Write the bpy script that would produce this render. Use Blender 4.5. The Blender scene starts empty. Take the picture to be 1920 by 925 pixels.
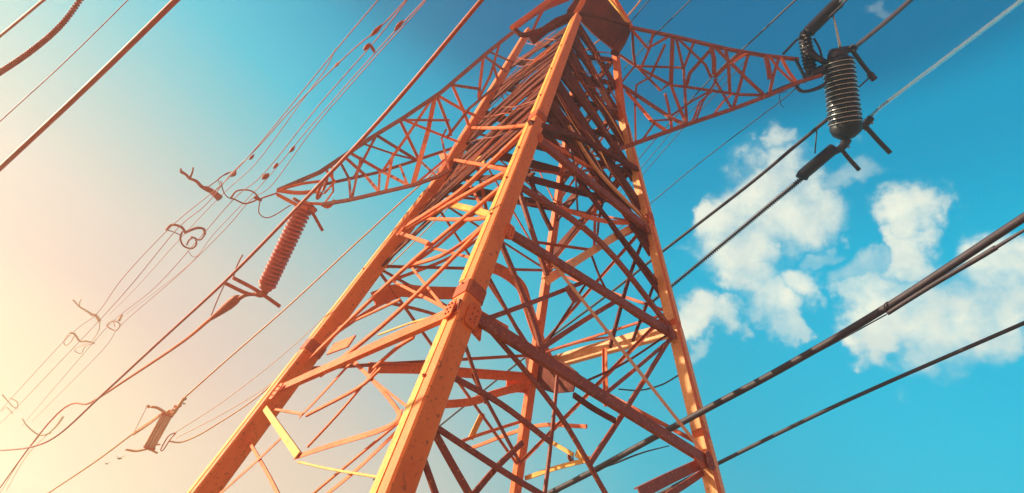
import bpy, math, random
from mathutils import Vector as V, Matrix
random.seed(7)
C = bpy.context.scene.collection
SC = bpy.context.scene
# ---------------------------------------------------------------- camera
PW, PH = 1920.0, 925.0
F = 1071.343
RT = V((0.9726942834088241, -0.1126845935171522, 0.20289902268780993))
UP = V((-0.23061317159501402, -0.5677277136101135, 0.7902549008300559))
FW = V((-0.026141845969304623, 0.8154676116087671, 0.5782120530622049))
CAM = V((0, 0, 1.7))
cd = bpy.data.cameras.new('camera'); cam = bpy.data.objects.new('camera', cd); C.objects.link(cam)
m = Matrix((RT, UP, -FW)).transposed().to_4x4(); m.translation = CAM
cam.matrix_world = m
cd.sensor_width = 36; cd.lens = 36 * F / PW; cd.clip_end = 5000; cd.clip_start = .05
SC.camera = cam
# ---------------------------------------------------------------- light
SUN_AZ, SUN_EL = -82.0, 18.0            # degrees clockwise from +Y, above the horizon
def azel(a, e):
    a, e = math.radians(a), math.radians(e)
    return V((math.sin(a)*math.cos(e), math.cos(a)*math.cos(e), math.sin(e)))
SUND = azel(SUN_AZ, SUN_EL)
sl = bpy.data.lights.new('sun', 'SUN'); sl.energy = 5.0; sl.angle = math.radians(.5); sl.color = (1, .85, .56)
so = bpy.data.objects.new('sun', sl); C.objects.link(so); so.location = (-20, 10, 40)
so.rotation_euler = SUND.to_track_quat('Z', 'Y').to_euler()
SC.view_settings.view_transform = 'Standard'; SC.view_settings.look = 'None'
SC.view_settings.exposure = .75; SC.view_settings.gamma = 1
HAZE_DENSITY = .0027; HAZE_G = .68
def ray(px):
    return RT*((px[0]-PW/2)/F) - UP*((px[1]-PH/2)/F) + FW
def srgb(r, g, b):
    f = lambda c: (c/255/12.92) if c/255 <= .04045 else ((c/255+.055)/1.055)**2.4
    return (f(r), f(g), f(b), 1)
# ---------------------------------------------------------------- sky
w = bpy.data.worlds.new('World'); SC.world = w; w.use_nodes = True
nt = w.node_tree; nt.nodes.clear()
def nd(t, **k):
    n = nt.nodes.new(t)
    for a, b in k.items(): setattr(n, a, b)
    return n
def lk(a, b): nt.links.new(a, b)
def mth(op, a, b=None, clamp=False):
    n = nd('ShaderNodeMath', operation=op, use_clamp=clamp)
    for i, x in enumerate((a, b)):
        if x is None: continue
        if isinstance(x, (int, float)): n.inputs[i].default_value = x
        else: lk(x, n.inputs[i])
    return n.outputs[0]
def rng(x, a, b, c=0, d=1, smooth=True):
    n = nd('ShaderNodeMapRange', interpolation_type='SMOOTHSTEP' if smooth else 'LINEAR')
    lk(x, n.inputs['Value'])
    for k, v in (('From Min', a), ('From Max', b), ('To Min', c), ('To Max', d)): n.inputs[k].default_value = v
    return n.outputs[0]
def mixc(f, a, b):
    n = nd('ShaderNodeMix', data_type='RGBA')
    lk(f, n.inputs[0])
    for i, x in ((6, a), (7, b)):
        if isinstance(x, tuple): n.inputs[i].default_value = x
        else: lk(x, n.inputs[i])
    return n.outputs[2]
tc = nd('ShaderNodeTexCoord'); DIR = tc.outputs['Generated']
def dot(vec, c):
    n = nd('ShaderNodeVectorMath', operation='DOT_PRODUCT'); lk(vec, n.inputs[0]); n.inputs[1].default_value = c
    return n.outputs['Value']
elev = dot(DIR, (0, 0, 1))
cr = nd('ShaderNodeValToRGB'); lk(elev, cr.inputs[0])
e = cr.color_ramp; e.interpolation = 'EASE'
e.elements[0].position = 0.0; e.elements[0].color = (.03, .46, .66, 1)
e.elements[1].position = 1.0; e.elements[1].color = (0, .06, .16, 1)
for p, c in ((.31, (0, .335, .475)), (.55, (0, .285, .43)), (.72, (0, .20, .335)), (.79, (.0, .105, .21))):
    el = e.elements.new(p); el.color = (*c, 1)
GLOW = azel(-43, 3)
df = nd('ShaderNodeVectorMath', operation='SUBTRACT'); lk(DIR, df.inputs[0]); df.inputs[1].default_value = GLOW
ml = nd('ShaderNodeVectorMath', operation='MULTIPLY'); lk(df.outputs[0], ml.inputs[0]); ml.inputs[1].default_value = (.85, .85, 1.4)
ln = nd('ShaderNodeVectorMath', operation='LENGTH'); lk(ml.outputs[0], ln.inputs[0]); ang = ln.outputs['Value']
g = nd('ShaderNodeValToRGB'); lk(rng(ang, 0, 1.3, 0, 1, False), g.inputs[0])
e = g.color_ramp; e.interpolation = 'LINEAR'
e.elements[0].position = 0.0; e.elements[0].color = (.58, .47, .20, 1)
e.elements[1].position = 1.0; e.elements[1].color = (0, .215, .34, 1)
for p, c in ((.17, (.50, .39, .25)), (.26, (.48, .38, .28)), (.36, (.44, .325, .29)), (.50, (.38, .345, .315)), (.63, (.24, .335, .335)), (.76, (.10, .325, .37)), (.87, (.015, .305, .40)), (1.02, (0, .25, .36))):
    el = e.elements.new(p/1.3); el.color = (*c, 1)
gf = rng(ang, .86, 1.2, 1, 0)
front = mixc(gf, cr.outputs[0], g.outputs[0])
# rear term: warm glow added behind the camera to fill shaded steel
front = mixc(mth('MULTIPLY', rng(elev, .05, .34, .75, 0), rng(ang, .40, .78, 1, 0)), front, (.58, .43, .31, 1))
sx = nd('ShaderNodeSeparateXYZ'); lk(DIR, sx.inputs[0])
rear_fill = mth('MULTIPLY', rng(mth('MULTIPLY', sx.outputs['Y'], -1.0), .02, .5, 0, 1), rng(elev, .5, .95, 1, 0))
base = mixc(rear_fill, front, (.40, .15, .10, 1))
# clouds: soft cumulus puffs at fixed directions in the sky, broken up by noise
nz = nd('ShaderNodeTexNoise'); lk(DIR, nz.inputs['Vector']); nz.inputs['Scale'].default_value = 11; nz.inputs['Detail'].default_value = 7; nz.inputs['Roughness'].default_value = .58
sub = nd('ShaderNodeVectorMath', operation='SUBTRACT'); lk(nz.outputs['Color'], sub.inputs[0]); sub.inputs[1].default_value = (.5, .5, .5)
sca = nd('ShaderNodeVectorMath', operation='SCALE'); lk(sub.outputs[0], sca.inputs[0]); sca.inputs['Scale'].default_value = .17
add = nd('ShaderNodeVectorMath', operation='ADD'); lk(DIR, add.inputs[0]); lk(sca.outputs[0], add.inputs[1])
nrm = nd('ShaderNodeVectorMath', operation='NORMALIZE'); lk(add.outputs[0], nrm.inputs[0])
WD = nrm.outputs[0]
puffs = [(1440,385,85,1),(1385,440,75,1),(1335,430,42,1),(1495,375,70,.9),(1405,510,58,1),(1445,570,50,.95),(1525,530,42,.8),(1480,610,26,.7),
 (1300,590,38,.9),(1352,605,34,.8),(1305,655,22,.5),(1712,405,52,.95),(1695,470,40,.9),(1750,395,30,.7),(1710,620,95,1),(1800,605,85,1),
 (1620,645,48,1),(1875,560,80,1),(1640,565,48,.9),(1925,520,78,1),(1690,672,40,.9),(1445,268,26,.55),(1657,18,24,.3),
 (1592,335,34,.45),(1625,490,30,.5),(1552,470,20,.4),(1540,395,24,.6)]
acc = None
for (x, y, r, s) in puffs:
    if x > 1560 and y > 540: y -= 20; x += 12
    c = ray((x, y)).normalized(); a = r*.80/F * (ray((x, y)).length)**-1
    v = rng(dot(WD, c), math.cos(a*1.75), math.cos(a*.15), 0, s)
    acc = v if acc is None else mth('MAXIMUM', acc, v)
nz2 = nd('ShaderNodeTexNoise'); lk(DIR, nz2.inputs['Vector']); nz2.inputs['Scale'].default_value = 14; nz2.inputs['Detail'].default_value = 8; nz2.inputs['Roughness'].default_value = .6
den = mth('ADD', acc, mth('MULTIPLY', mth('SUBTRACT', nz2.outputs['Fac'], .5), mth('MULTIPLY', acc, 2.3)))
cf = mth('MULTIPLY', rng(den, .0, 1.15, 0, 1), .97)
ccol = mixc(rng(nz.outputs['Fac'], .35, .62), (.46, .50, .45, 1), (.60, .60, .49, 1))
col = mixc(cf, base, ccol)
bg = nd('ShaderNodeBackground'); lk(col, bg.inputs[0]); bg.inputs[1].default_value = 1.0
sky = nd('ShaderNodeTexSky', sky_type='NISHITA'); sky.sun_disc = False
sky.sun_elevation = math.radians(SUN_EL); sky.sun_rotation = math.radians(SUN_AZ % 360)
bg2 = nd('ShaderNodeBackground'); lk(sky.outputs[0], bg2.inputs[0]); bg2.inputs[1].default_value = .05
# the clear-sky model and the graded haze band are one sky: a share of each
ms = nd('ShaderNodeMixShader'); ms.inputs[0].default_value = .995; lk(bg2.outputs[0], ms.inputs[1]); lk(bg.outputs[0], ms.inputs[2])
out = nd('ShaderNodeOutputWorld'); lk(ms.outputs[0], out.inputs[0])
# ---------------------------------------------------------------- materials
def mat(name, c1, c2, rough=.5, metal=0., scale=3., streak=True, bump=.15, spec=.5, c3=None):
    M = bpy.data.materials.new(name); M.use_nodes = True; t = M.node_tree; N = t.nodes; b = N['Principled BSDF']
    co = N.new('ShaderNodeTexCoord'); n = N.new('ShaderNodeTexNoise'); n.inputs['Scale'].default_value = scale
    n.inputs['Detail'].default_value = 8; n.inputs['Roughness'].default_value = .65
    mp = N.new('ShaderNodeMapping'); mp.inputs['Scale'].default_value = (1, 1, .35 if streak else 1)
    t.links.new(co.outputs['Object'], mp.inputs[0]); t.links.new(mp.outputs[0], n.inputs['Vector'])
    r = N.new('ShaderNodeValToRGB'); t.links.new(n.outputs['Fac'], r.inputs[0])
    r.color_ramp.elements[0].position = .32; r.color_ramp.elements[0].color = (*c2, 1)
    r.color_ramp.elements[1].position = .62; r.color_ramp.elements[1].color = (*c1, 1)
    src = r.outputs[0]
    if c3:   # small chips and rust spots
        n3 = N.new('ShaderNodeTexNoise'); n3.inputs['Scale'].default_value = scale*6; n3.inputs['Detail'].default_value = 5
        t.links.new(co.outputs['Object'], n3.inputs['Vector'])
        r3 = N.new('ShaderNodeValToRGB'); t.links.new(n3.outputs['Fac'], r3.inputs[0])
        r3.color_ramp.elements[0].position = .585; r3.color_ramp.elements[1].position = .70
        r3.color_ramp.elements[0].color = (0, 0, 0, 1); r3.color_ramp.elements[1].color = (1, 1, 1, 1)
        mx = N.new('ShaderNodeMix'); mx.data_type = 'RGBA'; t.links.new(r3.outputs[0], mx.inputs[0])
        t.links.new(src, mx.inputs[6]); mx.inputs[7].default_value = (*c3, 1); src = mx.outputs[2]
    t.links.new(src, b.inputs['Base Color'])
    rr = N.new('ShaderNodeMapRange'); t.links.new(n.outputs['Fac'], rr.inputs[0]); rr.inputs['To Min'].default_value = rough+.15; rr.inputs['To Max'].default_value = max(.05, rough-.12)
    t.links.new(rr.outputs[0], b.inputs['Roughness'])
    b.inputs['Metallic'].default_value = metal; b.inputs['Specular IOR Level'].default_value = spec
    if bump:
        bm_ = N.new('ShaderNodeBump'); bm_.inputs['Strength'].default_value = bump; bm_.inputs['Distance'].default_value = .01
        t.links.new(n.outputs['Fac'], bm_.inputs['Height']); t.links.new(bm_.outputs[0], b.inputs['Normal'])
    return M
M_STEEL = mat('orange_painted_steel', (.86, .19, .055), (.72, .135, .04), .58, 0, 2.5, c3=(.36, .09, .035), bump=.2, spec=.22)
M_RUST = mat('rust_red_steel', (.60, .13, .055), (.42, .085, .038), .6, 0, 3, spec=.2, c3=(.2, .05, .03))
M_LIT = mat('lit_tone_orange_steel', (.96, .46, .20), (.85, .36, .14), .5, 0, 3, spec=.3, c3=(.6, .2, .08))  # orange steel with sunlight and glow painted into its colour
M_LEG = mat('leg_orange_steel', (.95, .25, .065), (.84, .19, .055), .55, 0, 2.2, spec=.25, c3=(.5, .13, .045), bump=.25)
M_SHADED = mat('shaded_tone_steel', (.36, .078, .043), (.25, .055, .036), .6, 0, 3, spec=.3, c3=(.62, .22, .08))  # darker version of the steel, shade painted into its colour
M_PALE = mat('lit_tone_yellow_steel', (.88, .46, .10), (.78, .36, .07), .55, 0, 3, spec=.25, c3=(.5, .2, .06))  # yellow of sunlit edges and haze, put into the steel's colour
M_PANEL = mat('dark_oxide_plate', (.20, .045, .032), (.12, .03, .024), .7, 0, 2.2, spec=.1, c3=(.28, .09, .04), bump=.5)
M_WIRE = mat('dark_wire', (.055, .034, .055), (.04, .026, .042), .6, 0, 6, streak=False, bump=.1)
M_FLARE = mat('flare_toned_wire', (.55, .095, .05), (.40, .07, .042), .6, 0, 6, streak=False, bump=.1)  # wire reddened by lens flare painted into its colour
M_BUS = mat('aluminium_conductor', (.62, .62, .64), (.52, .52, .54), .26, .85, 1.2, bump=.0)
M_INS = mat('aubergine_glaze', (.020, .017, .030), (.014, .012, .022), .5, 0, 5, bump=.05, spec=.35)
M_INSR = mat('red_brown_glaze', (.66, .11, .045), (.5, .075, .035), .5, 0, 5, bump=.05, spec=.7)
M_METAL = mat('galvanised_fitting', (.50, .48, .50), (.25, .22, .26), .3, .9, 14, streak=False, bump=.3)
M_DARK = mat('dark_fitting', (.045, .03, .05), (.03, .02, .035), .4, .3, 8, bump=.2)
M_CHALK = mat('chalky_label_paint', (.75, .72, .60), (.55, .5, .4), .7, 0, 20, bump=.1)
M_FEATH = mat('ochre_feathers', (.55, .35, .10), (.4, .25, .08), .8, 0, 30, bump=.1)
M_GROUND = mat('dry_sandy_ground', (.42, .26, .15), (.32, .20, .11), .9, 0, .35, streak=False, bump=.6, c3=(.16, .18, .07))
M_CONC = mat('concrete', (.42, .40, .37), (.30, .28, .26), .85, 0, 3, bump=.4)
# ---------------------------------------------------------------- mesh helpers
class MB:
    def __init__(s): s.v = []; s.f = []; s.sm = []
    def sweep(s, pts, prof, nrm_, closed=False, radii=None, smooth=False, cap=True):
        """sweep the 2-D profile [(side, out)] along pts; 'out' follows nrm_"""
        n = len(pts); k = len(prof); b0 = len(s.v)
        for i, p in enumerate(pts):
            t = (pts[min(i+1, n-1)] - pts[max(i-1, 0)]).normalized()
            side = t.cross(nrm_); 
            if side.length < 1e-4: side = t.orthogonal()
            side.normalize(); o = side.cross(t).normalized()
            q = 1 if radii is None else radii[i]
            for (a, b) in prof: s.v.append(p + side*(a*q) + o*(b*q))
        for i in range(n-1):
            for j in range(k):
                a = b0+i*k+j; b = b0+i*k+(j+1) % k
                s.f.append((a, b, b+k, a+k)); s.sm.append(smooth)
        if cap:
            s.f.append(tuple(b0+j for j in range(k))[::-1]); s.sm.append(False)
            s.f.append(tuple(b0+(n-1)*k+j for j in range(k))); s.sm.append(False)
        return s
    def tube(s, pts, r0, r1=None, seg=8, prof=None):
        r1 = r0 if r1 is None else r1; n = len(pts)
        rad = prof if prof else [r0+(r1-r0)*i/max(1, n-1) for i in range(n)]
        d = (pts[-1]-pts[0]).normalized(); nn = V((0, 0, 1)) if abs(d.z) < .9 else V((1, 0, 0))
        P = [(math.cos(2*math.pi*j/seg), math.sin(2*math.pi*j/seg)) for j in range(seg)]
        return s.sweep(pts, P, nn, radii=rad, smooth=True)
    def plate(s, poly, nrm_, th):
        b = len(s.v); k = len(poly); h = nrm_*(th/2)
        s.v += [p+h for p in poly] + [p-h for p in poly]
        s.f.append(tuple(range(b, b+k))); s.f.append(tuple(range(b+k, b+2*k))[::-1]); s.sm += [False]*2
        for j in range(k): s.f.append((b+j, b+k+j, b+k+(j+1) % k, b+(j+1) % k)); s.sm.append(False)
        return s
    def disc(s, c, ax, r, h, seg=20, r2=None):
        return s.tube([c-ax*(h/2), c-ax*(h*.2), c+ax*(h*.2), c+ax*(h/2)], r, seg=seg, prof=[r*.86, r, r if r2 is None else r2, (r if r2 is None else r2)*.86])
    def build(s, name, m_, parent=None, bevel=0):
        me = bpy.data.meshes.new(name); me.from_pydata([tuple(x) for x in s.v], [], s.f); me.update()
        me.polygons.foreach_set('use_smooth', s.sm)
        me.materials.append(m_); me.validate()
        o = bpy.data.objects.new(name, me); C.objects.link(o)
        if bevel:
            bv = o.modifiers.new('bevel', 'BEVEL'); bv.width = bevel; bv.segments = 2; bv.limit_method = 'ANGLE'; bv.angle_limit = math.radians(50)
        if parent: 
            o.parent = parent; o.matrix_parent_inverse = parent.matrix_world.inverted() if False else Matrix.Translation(-parent.location) if parent.type == 'EMPTY' else (parent.matrix_parent_inverse @ Matrix.Identity(4)).inverted() if False else Matrix.Identity(4)
        return o
def part(mb, name, m_, thing, sub=None, bevel=0, label=None):
    """mesh in world coordinates -> child of thing (an Empty with only a location), or grandchild under sub"""
    o = mb.build(name, m_, None, bevel)
    if sub is not None: o.parent = sub
    else:
        o.parent = thing; o.matrix_parent_inverse = Matrix.Translation(-thing.location)
    if label: o['label'] = label
    return o
def thing(name, label, cat, loc, group=None):
    o = bpy.data.objects.new(name, None); C.objects.link(o); o.location = loc
    o['label'] = label; o['category'] = cat
    if group: o['group'] = group
    return o
def tag(o, label, cat, group=None, kind=None):
    if label: o['label'] = label
    if cat: o['category'] = cat
    if group: o['group'] = group
    if kind: o['kind'] = kind
    return o
def cat_spline(P, n=6):
    if len(P) < 3: 
        return [P[0].lerp(P[-1], i/n) for i in range(n+1)]
    out_ = []
    Q = [P[0]*2-P[1]] + list(P) + [P[-1]*2-P[-2]]
    for i in range(1, len(Q)-2):
        a, b, c, d = Q[i-1:i+3]
        for j in range(n):
            t = j/n
            out_.append(.5*((2*b)+(c-a)*t+(2*a-5*b+4*c-d)*t*t+(3*b-a-3*c+d)*t**3))
    out_.append(P[-1].copy()); return out_
# ---------------------------------------------------------------- ground
gm = MB(); gm.plate([V((-400, -400, -.1)), V((400, -400, -.1)), V((400, 400, -.1)), V((-400, 400, -.1))], V((0, 0, 1)), .2)
tag(gm.build('ground', M_GROUND), 'dry sandy ground under the tower', None, kind='structure')
# ---------------------------------------------------------------- tower skeleton
T0 = V((0, 14, 1.7))
APEX = V((0, 14, 25.085+1.7))
LB = [V((-.9958, 7.5601, 1.7)), V((6.4399, 13.0042, 1.7)), None, V((-6.4399, 14.9958, 1.7))]
r_ = ray((966, 925)); s_ = (.17*25.085)/r_.z; P17 = CAM + r_*s_
LB[2] = APEX + (P17-APEX)/(1-.17)
BEND = {}
def legpt(k, t):
    if k in BEND and t > BEND[k][0]:
        t0, q = BEND[k]; return LB[k].lerp(APEX, t0).lerp(q, (t-t0)/(.815-t0))
    return LB[k].lerp(APEX, t)
FACE = {'R': (0, 1), 'L': (3, 0), 'BR': (1, 2), 'BL': (2, 3)}
CEN = sum(LB, V())/4
def fnormal(f):
    a, b = FACE[f]; n = (LB[b]-LB[a]).cross(APEX-LB[a]).normalized()
    if n.dot(LB[a]-CEN) < 0: n = -n
    return n
FN = {f: fnormal(f) for f in FACE}
def at_plane(px, p0, n):
    r = ray(px); d = n.dot(p0-CAM)/n.dot(r); return CAM + r*d
def at(f, px, off=0): return at_plane(px, LB[FACE[f][0]] + FN[f]*off, FN[f])
BEND[3] = (.48, at('L', (991, 58))); BEND[1] = (.66, at('R', (1154, 94)))
def depth(p): return (p-CAM).dot(FW)
def prj(p):
    q = p-CAM; d = q.dot(FW); return (PW/2+F*q.dot(RT)/d, PH/2-F*q.dot(UP)/d)
LH = {'leg_span': None}
tower = thing('transmission_tower', 'tall orange lattice steel pylon with four tapering legs and two crossarms', 'pylon', V((0, 14, 0)))
def box_prof(w_, d_, c=.12):
    a, b = w_/2, d_/2; k = min(a, b)*c*2
    return [(-a+k, -b), (a-k, -b), (a, -b+k), (a, b-k), (a-k, b), (-a+k, b), (-a, b-k), (-a, -b+k)]
# legs: hollow box columns with chamfered edges
LEGW = {0: (.43, .30), 1: (.36, .23), 2: (.30, .25), 3: (.56, .30)}
for k in range(4):
    ts = [-.072, .1, .3, .48, .66, .815]
    pts = [legpt(k, t) for t in ts]
    a, b = LEGW[k]; rad = [a+(b-a)*(t+.07)/.88 for t in ts]
    f1 = {0: 'L', 1: 'R', 2: 'BL', 3: 'L'}[k]
    mb = MB(); mb.sweep(pts, box_prof(1, 1, .08), FN[f1], radii=rad)
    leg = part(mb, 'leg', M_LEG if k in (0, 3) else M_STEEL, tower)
    ft = MB(); c = legpt(k, -.066); 
    ft.tube([V((c.x, c.y, -.05)), V((c.x, c.y, .35)), V((c.x, c.y, .42))], .62, .5, seg=24)
    part(ft, 'footing', M_CONC, tower, label='grey concrete footing')
    bp = MB(); bp.sweep([V((c.x, c.y, .42)), V((c.x, c.y, .47))], [(-.4, -.4), (.4, -.4), (.4, .4), (-.4, .4)], V((0, 1, 0)))
    part(bp, 'base_plate', M_STEEL, tower)
    if k in (0, 3):
        for t in ([.05, .125, .205, .29, .345, .40, .455, .52, .60, .68] if k == 0 else [.33, .45]):
            p = legpt(k, t); s = (a+(b-a)*(t+.07)/.88)/2
            ax = FN['L']; q = p+ax*(s+.005) + (LB[0]-LB[3]).normalized()*(random.uniform(-.25, .1)*s)
            bo = MB(); bo.disc(q, ax, .035, .05, 10); bo.disc(q+ax*.02, ax, .018, .05, 6)
            part(bo, 'bolt', M_RUST, tower, sub=None)
    if k in (0, 3):    # yellow strip that paints sunlight along the lit side
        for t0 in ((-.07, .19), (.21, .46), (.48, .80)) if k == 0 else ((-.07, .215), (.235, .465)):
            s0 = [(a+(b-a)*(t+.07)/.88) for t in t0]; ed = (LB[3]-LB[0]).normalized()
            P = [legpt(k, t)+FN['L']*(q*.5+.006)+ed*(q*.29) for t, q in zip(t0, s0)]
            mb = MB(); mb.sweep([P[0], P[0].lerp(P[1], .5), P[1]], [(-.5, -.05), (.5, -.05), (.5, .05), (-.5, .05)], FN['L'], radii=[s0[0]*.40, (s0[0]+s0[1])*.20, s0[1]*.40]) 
            part(mb, 'sunlit_strip', M_PALE, tower)
    if k == 1:  # lighter strips added to paint sunlight onto this shadowed leg
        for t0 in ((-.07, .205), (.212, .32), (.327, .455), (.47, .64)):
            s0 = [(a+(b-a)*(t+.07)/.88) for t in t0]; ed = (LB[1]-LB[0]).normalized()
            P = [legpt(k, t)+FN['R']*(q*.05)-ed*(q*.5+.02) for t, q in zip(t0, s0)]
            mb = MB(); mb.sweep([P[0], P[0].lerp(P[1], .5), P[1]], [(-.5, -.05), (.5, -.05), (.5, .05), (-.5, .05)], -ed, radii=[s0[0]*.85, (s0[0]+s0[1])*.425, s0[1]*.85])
            part(mb, 'sunlit_strip', M_LIT, tower)
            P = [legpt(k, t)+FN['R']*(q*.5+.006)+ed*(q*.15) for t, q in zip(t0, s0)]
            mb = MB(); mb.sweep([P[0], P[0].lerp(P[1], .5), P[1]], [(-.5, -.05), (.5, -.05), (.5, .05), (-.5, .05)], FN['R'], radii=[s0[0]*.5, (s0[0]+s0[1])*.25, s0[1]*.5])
            part(mb, 'sunlit_strip', M_LIT, tower)
    # splice collar
    for t in ((.20, .47) if k == 0 else (.225,) if k == 3 else (.47,)):
        cl = MB(); s = (a+(b-a)*(t+.07)/.88)*1.1
        cl.sweep([legpt(k, t-.006), legpt(k, t+.006)], box_prof(s, s, .1), FN[f1]); part(cl, 'collar', M_RUST, tower)
NB = [0]; REST = MB()
MAIN = [[prj(legpt(k, t)) for t in (-.05, .3, .5, .66, .8)] for k in range(4)] + [[(860,570),(1102,722),(1346,874)], [(940,424),(1106,527),(1272,630)], [(1003,252),(1113,343),(1224,434)],
    [(862,576),(740,630),(620,684),(500,738)], [(1268,616),(1010,688)], [(690,690),(850,698),(993,708)], [(934,352),(800,459),(661,594)]]
def run_on(e, d):
    """carry a bar's end on to the next leg or belt it would be bolted to"""
    best = None
    for pl in MAIN:
        for i in range(len(pl)-1):
            (ax, ay), (bx, by) = pl[i], pl[i+1]
            tt = max(0, min(1, ((e[0]-ax)*(bx-ax)+(e[1]-ay)*(by-ay))/((bx-ax)**2+(by-ay)**2)))
            if math.dist(e, (ax+(bx-ax)*tt, ay+(by-ay)*tt)) < 9: return e
            den_ = d[0]*(by-ay)-d[1]*(bx-ax)
            if abs(den_) < 1e-6: continue
            s_ = ((ax-e[0])*(by-ay)-(ay-e[1])*(bx-ax))/den_; u_ = ((ax-e[0])*d[1]-(ay-e[1])*d[0])/den_
            if 0 < s_ < 85 and 0 <= u_ <= 1 and (best is None or s_ < best): best = s_
    return e if best is None or e[1] > 915 else (e[0]+d[0]*best, e[1]+d[1]*best)

R = M_RUST; S = M_STEEL; Y = M_PALE
def bar(f, pts, wpx, m_=None, off=None, style='box', n=5, name='brace', dep=None, sub=None, thin=False, zs=None):
    """steel member on tower face f, its line traced in the photograph and set on the face's plane"""
    off = random.uniform(-.12, -.02) if off is None else off
    if len(pts) > 3 and wpx < 16: pts = [pts[0], pts[len(pts)//2], pts[-1]]
    if m_ is not Y and name == 'brace' and math.dist(pts[0], pts[-1]) > 38:
        u = lambda a, b: ((b[0]-a[0])/math.dist(a, b), (b[1]-a[1])/math.dist(a, b)); pts = list(pts)
        pts[0] = run_on(pts[0], u(pts[1], pts[0])); pts[-1] = run_on(pts[-1], u(pts[-2], pts[-1]))
    P = [at(f, p, off if zs is None else off+zs[i]) for i, p in enumerate(pts)]
    w_ = wpx*(.92 if wpx >= 20 else .84)/F*depth(P[len(P)//2]); Q = cat_spline(P, n) if len(P) > 2 else [P[0], P[0].lerp(P[1], .5), P[1]]
    d_ = dep or w_*.55
    if style == 'L':
        a = w_/2; th = max(.012, w_*.12)
        prof = [(-a, 0), (a, 0), (a, -w_*.42), (a-th, -w_*.42), (a-th, -th), (-a, -th)]
    elif style == 'M':
        a = w_/2; th = max(.012, w_*.12)
        prof = [(-a, 0), (a, 0), (a, -th), (-a+th, -th), (-a+th, -w_*.42), (-a, -w_*.42)]
    else: prof = box_prof(w_, d_, .1)
    mb = REST if thin else MB()
    mb.sweep(Q, prof, FN[f])
    if thin: return None
    NB[0] += 1
    return part(mb, name, m_ or M_STEEL, tower)
# ---- near right face
bar('R', [(860,570),(1102,722),(1346,874)], 25, M_SHADED, .17, 'L', name='belt_beam')  # shade of this face is painted in through the darker steel
bar('R', [(940,424),(1106,527),(1272,630)], 20, M_SHADED, .10, 'L')
bar('R', [(1003,252),(1113,343),(1224,434)], 21, M_SHADED, .10, 'L')
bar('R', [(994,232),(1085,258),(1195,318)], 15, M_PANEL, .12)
bar('R', [(975,350),(1072,413),(1123,452),(1189,537),(1262,622)], 15, M_SHADED, -.05)
bar('R', [(1088,269),(1123,323),(1212,415)], 10, M_LIT, .03)
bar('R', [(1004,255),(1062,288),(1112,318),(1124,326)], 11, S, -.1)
bar('R', [(1072,537),(1119,590),(1147,631),(1214,718),(1322,852)], 12, M_LIT, .05, 'M')
bar('R', [(930,633),(1001,706),(1040,765),(1096,864),(1138,930)], 12, M_SHADED, .0)
bar('R', [(1258,632),(1214,706),(1175,765),(1107,868)], 11, M_SHADED, -.05)
bar('R', [(1254,639),(1194,690),(1155,722)], 8, M_SHADED, -.1)
bar('R', [(1318,868),(1260,895),(1200,925)], 22, M_SHADED, .0, 'L')
bar('R', [(1326,880),(1290,905),(1250,930)], 14, M_SHADED, -.1)
bar('R', [(1028,645),(1092,603),(1160,562)], 11, M_SHADED, -.15)
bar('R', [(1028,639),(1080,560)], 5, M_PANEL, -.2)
bar('R', [(930,592),(975,577),(1017,560),(1075,537)], 10, M_SHADED, -.1)
bar('R', [(936,448),(968,525),(995,590),(1017,663)], 14, M_SHADED, -.12)
bar('R', [(975,362),(1006,460),(1013,480)], 13, M_SHADED, -.15)
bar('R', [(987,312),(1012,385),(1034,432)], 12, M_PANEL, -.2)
bar('R', [(938,560),(962,604),(990,650)], 9, M_SHADED, -.08)
bar('R', [(867,632),(898,722),(912,757)], 9, M_SHADED, -.05)
bar('R', [(843,704),(898,730),(938,757),(1001,797),(1031,828)], 13, M_SHADED, -.05)
bar('R', [(808,795),(879,848),(940,882),(1020,930)], 13, M_SHADED, .02)
bar('R', [(808,795),(845,862),(884,930)], 17, M_SHADED, .0, 'L')
bar('R', [(790,850),(818,930)], 15, M_SHADED, .0)
bar('R', [(887,928),(930,878),(979,830)], 13, M_SHADED, -.1)
bar('R', [(1042,738),(1034,820),(1021,928)], 9, M_SHADED, -.15)
bar('R', [(898,726),(925,775),(950,822)], 8, M_SHADED, -.1)
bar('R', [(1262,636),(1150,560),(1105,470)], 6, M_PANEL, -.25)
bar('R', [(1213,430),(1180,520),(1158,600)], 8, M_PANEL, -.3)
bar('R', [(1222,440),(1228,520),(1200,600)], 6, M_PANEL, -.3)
bar('R', [(1112,318),(1190,305)], 5, M_SHADED, -.1)
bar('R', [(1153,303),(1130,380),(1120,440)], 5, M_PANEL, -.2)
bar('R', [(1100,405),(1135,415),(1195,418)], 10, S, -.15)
bar('R', [(1200,418),(1168,436),(1120,465),(1085,487),(1050,510)], 17, M_LIT, -.2, 'L')
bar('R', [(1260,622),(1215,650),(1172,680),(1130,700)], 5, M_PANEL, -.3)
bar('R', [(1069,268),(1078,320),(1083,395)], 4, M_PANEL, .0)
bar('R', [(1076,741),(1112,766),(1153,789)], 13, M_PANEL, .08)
bar('R', [(1065,535),(1083,565)], 34, M_SHADED, .02, dep=.04, name='gusset_plate')
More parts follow.
